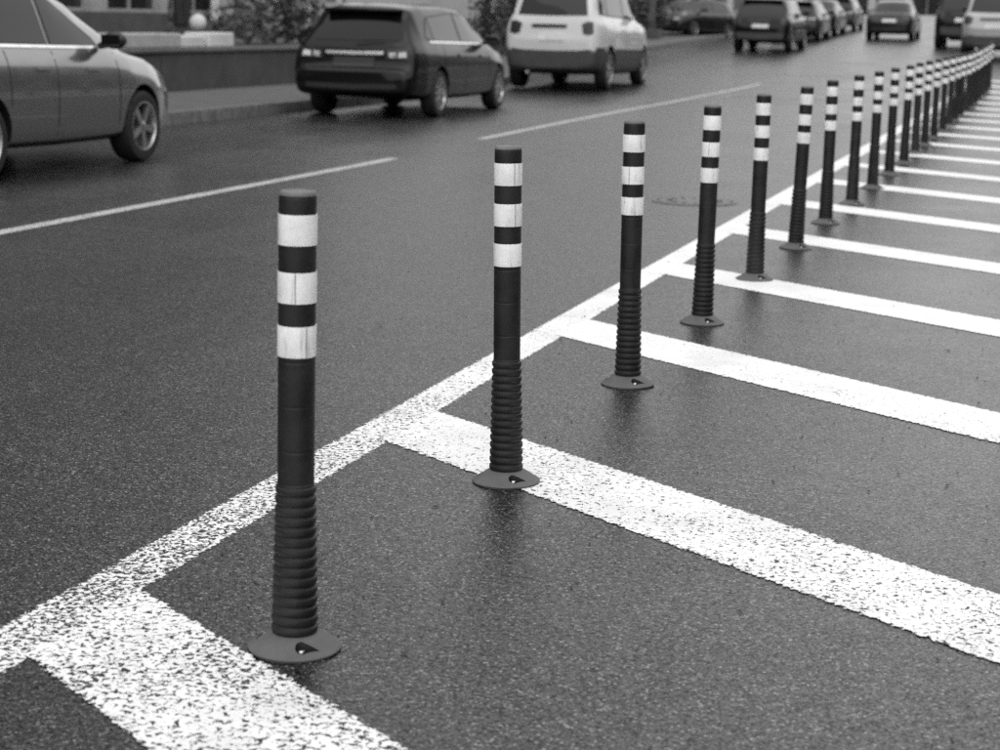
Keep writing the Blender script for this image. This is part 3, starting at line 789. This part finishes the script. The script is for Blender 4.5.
# silver-grey car driving at the left edge: front right wheel at (-8.14, 14.74)
def zscale(S, f, from_z=0.0):
    for k in ('zs', 'zr'): S[k] = [(a, b*f) for a, b in S[k]]
    S['swin'] = [tuple([(a, b*f) for a, b in pl] for pl in w) for w in S['swin']]
    for k in ('rglass', 'fglass'): S[k] = tuple([(a, b*f) for a, b in pl] for pl in S[k])
    S['seams'] = [(y, a*f, b*f) for y, a, b in S['seams']]; S['handles'] = [(a, b*f) for a, b in S['handles']]
    S['mirror'] = (S['mirror'][0], S['mirror'][1]*f); S['panels'] = [(n_, ax, mt, [(a, b*f) for a, b in p], [(a, b*f) for a, b in q]) for n_, ax, mt, p, q in S['panels']]
    if 'clad' in S: S['clad'] *= f
    return S
def cabin_back(S, d):
    # moves the windscreen, the front door glass and the mirror towards the rear
    S['zr'] = [(a-d if -0.2 < a < 1.4 else a, b) for a, b in S['zr']]
    b_, t_ = S['swin'][-1]; S['swin'][-1] = ([(a-d if a > 0.2 else a, z) for a, z in b_], [(a-d if a > 0.2 else a, z) for a, z in t_])
    S['mirror'] = (S['mirror'][0]-d, S['mirror'][1]); S['seams'][1] = (S['seams'][1][0]-d*0.6,)+S['seams'][1][1:]; S['handles'][1] = (S['handles'][1][0]-d, S['handles'][1][1])
    return S
S = cabin_back(zscale(spec_hatch(4.35, 1.80, 1.48), 1.075), 0.22); S['spokes'] = 5; S['R'] = 0.325; S['handle_mat'] = M['p_grey']; S['shoulder_highlight'] = [(-1.3, 1.075), (-0.2, 1.055), (0.62, 1.04)]
make_car('grey_car', S, (-8.14-0.79, 14.74-S['yf'], 0), 0, M['p_grey'], 'silver-grey car at the left edge, its front right wheel turned to us', 'car', 'cars in the street')
# dark estate: rear right wheel at (-8.36, 23.75)
S = zscale(spec_hatch(4.75, 1.90, 1.51), 1.03); S['yf'] += 0.02; S['yr'] += 0.16; S['shoulder_highlight'] = [(-1.55, 1.035), (-0.2, 1.015), (0.88, 0.995)]
make_car('dark_hatchback', S, (-8.42-0.84, 23.75-S['yr'], 0), R(0.5), M['p_dark'], 'dark estate car seen from behind with chrome strip and roof spoiler', 'car', 'cars in the street')
# white off-roader
S = zscale(spec_suv(4.9, 2.02, 1.66, 0.05), 1.24); S['R'] = 0.395; S['tw'] = 0.25; S['clad_z'] = 0.76; S['panels'] = [q for q in S['panels'] if q[0] != 'bumper']
make_car('white_suv', S, (-8.72-0.86, 34.6-S['yr'], zg(36.5)), R(0.5), M['p_white'], 'white off-roader with grey lower cladding ahead of the dark estate', 'car', 'cars in the street')
# traffic further on
def far_car(name, spec, x, y, rot, paint, label):
    c = make_car(name, spec, (x, y, zg(y)), rot, M[paint], label, 'car', 'cars in the street'); c.rotation_euler.x = math.atan(0.0264); return c
far_car('dark_suv', spec_suv(4.5, 1.86, 1.66), -9.1, 58.2, 0, 'p_dark', 'dark tall car with a pale number plate, nearest beyond the white off-roader')
far_car('parked_car', spec_hatch(), -9.55, 68.5, 0, 'p_char', 'charcoal car half hidden behind the dark tall car')
far_car('parked_car', spec_saloon(), -9.7, 75.0, 0, 'p_dark', 'dark saloon third in the far queue on the left')
far_car('parked_car', spec_hatch(), -9.8, 82.5, 0, 'p_char', 'small charcoal car at the far end of the left queue')
far_car('dark_saloon', spec_saloon(4.6, 1.84, 1.50), -6.45, 72.0, 0, 'p_char', 'dark saloon seen from behind in the middle of the far street')
far_car('dark_suv', zscale(spec_suv(4.8, 1.92, 1.7), 1.2), -3.35, 65.0, 0, 'p_dark', 'tall dark car just left of the pale car behind the bollards')
S = zscale(spec_suv(4.7, 1.92, 1.66), 1.2); S['clad_z'] = 0.70; S['panels'] = [q for q in S['panels'] if q[0] != 'bumper']
far_car('pale_car', S, -2.0, 57.0, R(-1), 'p_silver', 'pale tall car behind the far end of the bollard row')
far_car('parked_car', spec_hatch(), -13.6, 67.5, R(163), 'p_char', 'dark car parked at an angle on the left pavement facing us')

# ------------------------------------------------------------------ left side: wall, terrace, building
def top_z(y): return zg(y)+0.145
wl = empty('garden_wall', (-13.35, 8, 0.14)); tag(wl, 'low dark rendered wall along the left pavement', 'wall')
k = 0
for ya in np.arange(0, 34, 4.25):
    bx('wall_panel', M['wall_dark'], wl, -0.30, 0.0 if k % 2 else 0.012, ya+0.004, ya+4.246, 0, 0.60, 0.01)
    bx('coping_stone', M['concrete'], wl, -0.36, 0.05, ya+0.004, ya+4.246, 0.602, 0.66, 0.012); k += 1
tr = link('terrace', bmesh.new(), M['concrete']); bm = bmesh.new(); box(bm, -19.4, -13.66, 8, 42, 0.10, 0.79); bm.to_mesh(tr.data); bm.free(); tag(tr, 'raised paved terrace behind the low wall', kind='structure')
sb = [(-14.2, 25.9, 1.9, 0.24, 'longest pale stone block on the terrace, nearest the grey car'), (-14.25, 27.35, 0.9, 0.2, 'smallest pale stone block, middle one on the terrace'), (-14.2, 28.35, 0.95, 0.25, 'pale stone block on the terrace right of the white globe')]
for x, y, l, h, lab in sb:
    tag(bx('stone_block', M['stone_pale'] if l > 1 else M['facade_b'], None, -0.25, 0.25, -l/2, l/2, 0, h, 0.03, (x, y, 0.79)), lab, 'stone block', 'pale blocks on the terrace')
gl = empty('globe_lamp', (-15.2, 29.9, 0.79)); tag(gl, 'white globe lamp on a short post on the terrace', 'lamp')
link('post', lathe([(0.07, 0), (0.07, 0.03), (0.035, 0.05), (0.035, 0.22), (0.08, 0.24), (0, 0.245)], 20), M['frame'], gl)
bm = bmesh.new(); bmesh.ops.create_uvsphere(bm, u_segments=24, v_segments=16, radius=0.155); link('globe', bm, M['facade_b'], gl, (0, 0, 0.405), smooth=0)

def leaf_cloud(n, clumps, size):
    """n small leaf quads spread through clumps (centre, radii)"""
    cs = rng.integers(0, len(clumps), n); P = np.zeros((n, 3))
    C = np.array([c[0] for c in clumps]); Rr = np.array([c[1] for c in clumps])
    d = rng.normal(size=(n, 3)); d /= np.linalg.norm(d, axis=1)[:, None]; rad = rng.uniform(0.25, 1.0, n)**0.5
    P = C[cs] + d*rad[:, None]*Rr[cs]
    a = rng.normal(size=(n, 3)); a /= np.linalg.norm(a, axis=1)[:, None]
    b = np.cross(a, rng.normal(size=(n, 3))); b /= np.linalg.norm(b, axis=1)[:, None]
    s = size*rng.uniform(0.6, 1.4, n)[:, None]
    V = np.stack([P-a*s, P+b*s*0.55, P+a*s, P-b*s*0.55], 1).reshape(-1, 3)
    F = np.arange(4*n).reshape(-1, 4)
    me = bpy.data.meshes.new('crown'); me.from_pydata(V.tolist(), [], F.tolist()); me.update(); return me

def tree(name, loc, H, tr_h, spread, n, size, leaf, label, group, cat='tree', trunk_r=0.16):
    t = empty(name, loc, random.uniform(0, 6)); tag(t, label, cat, group)
    bm = bmesh.new(); p = Vector((0, 0, -0.1)); r = trunk_r; segs = 4; tips = []
    for k in range(segs):
        q = p+Vector((random.uniform(-0.08, 0.08), random.uniform(-0.08, 0.08), (tr_h+0.1)/segs)); tube(bm, p, q, r, r*0.88, 10); p = q; r *= 0.88
    clumps = []
    for k in range(9):
        a = 2*math.pi*k/9+random.uniform(-0.3, 0.3); e = random.uniform(0.35, 0.95)
        ln = (H-tr_h)*random.uniform(0.45, 0.85)
        d = Vector((math.cos(a)*spread/ (H-tr_h)*e, math.sin(a)*spread/(H-tr_h)*e, random.uniform(0.35, 1.0)))
        m_ = p+d*ln*0.5+Vector((0, 0, 0.1)); e_ = p+d*ln
        tube(bm, p-Vector((0, 0, 0.1)), m_, r*0.55, r*0.36, 7); tube(bm, m_, e_, r*0.36, r*0.10, 6)
        for c in (m_, e_, (m_+e_)/2+Vector((random.uniform(-.5, .5), random.uniform(-.5, .5), random.uniform(0, .4)))*spread*0.35):
            q = spread*random.uniform(0.20, 0.36); clumps.append((tuple(c), (q, q, q*0.8)))
    link('trunk', bm, M['bark'], t, smooth=0)
    link('crown', leaf_cloud(n, clumps, size), M[leaf], t)
    return t
def shrub(loc, w, h, n, size, leaf, label, group):
    t = empty('shrub', loc); tag(t, label, 'shrub', group); bm = bmesh.new(); cl = []
    for k in range(7):
        a = random.uniform(0, 6.28); d = Vector((math.cos(a)*w*0.35, math.sin(a)*w*0.35, h*random.uniform(0.5, 0.95)))
        tube(bm, (0, 0, 0), d, 0.03, 0.008, 6); cl.append((tuple(d*0.8), (w*0.28, w*0.28, h*0.26)))
        cl.append((tuple(Vector((d.x*1.0, d.y*1.0, h*0.3))), (w*0.26, w*0.26, h*0.25)))
    link('stem', bm, M['bark'], t); link('foliage', leaf_cloud(n, cl, size), M[leaf], t); return t
shrub((-14.8, 31.2, 0.79), 1.4, 1.3, 420, 0.075, 'leaf_pale', 'loose pale shrub on the terrace left of the dark estate', 'terrace shrubs')
shrub((-15.1, 33.0, 0.79), 1.5, 1.5, 420, 0.085, 'leaf_mid', 'mid grey shrub on the terrace beside the pale shrub', 'terrace shrubs')
shrub((-15.4, 35.0, 0.79), 1.2, 1.2, 320, 0.08, 'leaf_mid', 'smaller shrub on the terrace close to the dark estate', 'terrace shrubs')

for (x_, y_, lf_, lab_) in ((-15.0, 32.3, 'leaf_mid', 'slim young tree between the terrace shrubs'), (-15.6, 34.6, 'leaf_mid', 'slim young tree nearest the dark estate'), (-16.2, 30.6, 'leaf_pale', 'slim young tree behind the white globe lamp')):
    tree('young_tree', (x_, y_, 0.79), 4.2, 0.9, 1.1, 700, 0.07, lf_, lab_, 'young terrace trees', trunk_r=0.06)
def building(name, x, y0, y1, z0, storeys, sh, wallmat, label, face=1, depth=12, bay=3.0, plinth=0.55, axis='y'):
    """facade on the plane x facing +x (face=1) or -x; or axis 'x': plane y facing -y"""
    b = empty(name, (x, y0, z0) if axis == 'y' else (y0, x, z0)); tag(b, label, 'building')
    if axis == 'y': b.rotation_euler.z = 0 if face > 0 else math.pi
    else: b.rotation_euler.z = -math.pi/2
    Lb = y1-y0
    def T(u): return u if (axis == 'y' and face > 0) else (u-Lb if axis == 'y' else u)
    if axis == 'x': T = lambda u: u
    Ht = storeys*sh+plinth
    bx('wall', wallmat, b, -depth, -0.35, T(0), T(Lb), -1.5, Ht)
    bx('plinth', M['plinth'], b, -0.349, 0.06, T(0), T(Lb), -1.5, plinth)
    bx('cornice', wallmat, b, -depth-0.2, 0.30, T(0)-0.2, T(Lb)+0.2, Ht+0.002, Ht+0.45)
    nb = int(Lb/bay); bw_ = Lb/nb
    pier = win = None
    for s in range(storeys):
        zb_ = plinth+s*sh
        hd = 0.25 if s == 0 else 0.9; hw = sh-0.55
        bx('spandrel', wallmat, b, -0.348, 0.0, T(0), T(Lb), zb_+hw+0.001, zb_+sh)
        if s: bx('spandrel', wallmat, b, -0.348, 0.0, T(0), T(Lb), zb_+0.001, zb_+hd)
        z_a, z_b = (zb_ if s == 0 else zb_+hd), zb_+hw
        pme = wme = fme = None
        for k in range(nb+1):
            u = T(k*bw_) if k < nb+1 else 0
            u = min(max(u, T(0)+0.35), T(Lb)-0.35)
            if pme is None: o = bx('pier', M['stone_pale'] if s == 0 else wallmat, b, -0.347, 0.03, -0.35, 0.35, z_a+0.001, z_b, 0, (0, u, 0)); pme = o.data
            else: link('pier', pme, None, b, (0, u, 0))
        for k in range(nb):
            u = T((k+0.5)*bw_)
            if wme is None:
                hw2 = bw_/2-0.351
                fb = bmesh.new()
                for (a_, c_, d_, e_) in ((-hw2, -hw2+0.07, z_a, z_b), (hw2-0.07, hw2, z_a, z_b), (-hw2+0.07, hw2-0.07, z_a+0.001, z_a+0.08), (-hw2+0.07, hw2-0.07, z_b-0.08, z_b-0.001), (-0.035, 0.035, z_a+0.08, z_b-0.08)):
                    box(fb, -0.22, -0.10, a_, c_, d_, e_)
                o = link('window_frame', fb, M['frame'] if s else M['facade_c'], b, (0, u, 0)); wme = o.data
                p_ = bx('pane', M['glass'], o, -0.17, -0.15, -hw2+0.02, hw2-0.02, z_a+0.02, z_b-0.02); fme = p_.data
            else:
                o = link('window_frame', wme, None, b, (0, u, 0)); link('pane', fme, None, o)
    return b
sbld = building('street_building', -19.5, -12, 46, 0.80, 4, 3.5, M['facade'], 'plastered building with pale piers and dark plinth behind the terrace')
for ya, yb_, mt, nm in ((49.05, 49.38, 'trim', 'door_leaf'), (49.42, 49.75, 'trim', 'door_leaf'), (50.9, 51.25, 'white', 'pilaster'), (52.4, 52.6, 'plinth', 'downpipe'), (54.6, 55.0, 'white', 'pilaster'), (56.3, 56.7, 'white', 'pilaster')):
    bx(nm, M[mt], sbld, 0.065, 0.14, ya, yb_, 0.30, 3.3, 0.01)
building('street_building', -22.5, 84, 118, 1.4, 4, 3.4, M['facade_c'], 'grey building far down the left side of the street', bay=3.4)
building('street_building', 20.0, -30, 62, 0.15, 4, 3.5, M['facade'], 'unseen plastered building added on the right for car reflections', face=-1, bay=3.4)  # added out of view so the cars mirror a facade, not sky
building('street_building', 190, -90, 40, 2.2, 2, 3.4, M['facade_b'], 'pale building closing the far end of the street', axis='x', bay=3.67)

building('street_building', 22.0, 64, 150, 1.0, 4, 3.5, M['facade_c'], 'unseen grey building added far right to darken the car sides', face=-1, bay=3.6)  # out of view, added to keep open sky off the car sides
# trees and hedges further along the left pavement
tl = [(-16.0, 50.0, 7.5, 1.5, 3.2, 5200, 0.13, 'leaf_dark', 'dense dark tree beside the white off-roader'),
      (-17.5, 57.0, 8.0, 1.6, 3.4, 5200, 0.14, 'leaf_dark', 'second dense dark tree on the left pavement'),
      (-17.0, 66.0, 8.5, 1.6, 3.4, 4600, 0.15, 'leaf_dark', 'dark tree behind the car parked on the pavement'),
      (-14.2, 76.0, 9.0, 2.2, 3.2, 3600, 0.16, 'leaf_pale', 'paler tree beyond the pavement car with a forked trunk'),
      (-15.0, 90.0, 9.0, 2.2, 3.4, 3200, 0.17, 'leaf_mid', 'grey tree over the far left queue'),
      (-14.5, 108.0, 10.0, 2.4, 3.6, 3000, 0.18, 'leaf_mid', 'farthest tree on the left pavement'),
      (13.5, 70.0, 9.0, 2.4, 3.4, 3200, 0.17, 'leaf_mid', 'tree on the right pavement behind the pale car'),
      (13.8, 92.0, 9.5, 2.4, 3.4, 3200, 0.18, 'leaf_mid', 'second tree on the right pavement')]
for x, y, H, th_, sp, n, sz, lf, lab in tl: tree('street_tree', (x, y, top_z(y)), H, th_, sp, n, sz, lf, lab, 'street trees')
hl_ = [(-15.6, 63.5, 'dark bush right behind the white off-roader'), (-15.3, 66.8, 'dark bush left of the car parked on the pavement'), (-15.9, 73.5, 'dark bush behind the car parked on the pavement'), (-14.6, 46.5, 'dark clipped bush nearest the white off-roader'), (-14.8, 50.5, 'second dark bush by the left pavement'), (-15.0, 55.0, 'third dark bush by the left pavement'), (-15.6, 60.0, 'fourth dark bush by the left pavement')]
for x, y, lab in hl_: shrub((x, y, top_z(y)), 3.6, 1.9, 2600, 0.07, 'leaf_dark', lab, 'dark bushes along the pavement')
# grey sign post with plinth on the pavement
sp_ = empty('stone_pillar', (-13.9, 62.0, top_z(62.0))); tag(sp_, 'slim grey pillar on a plinth in front of the dark bushes', 'pillar')
bx('plinth', M['concrete'], sp_, -0.32, 0.32, -0.32, 0.32, 0, 0.32, 0.02); bx('shaft', M['concrete'], sp_, -0.10, 0.10, -0.10, 0.10, 0.321, 1.9, 0.015)
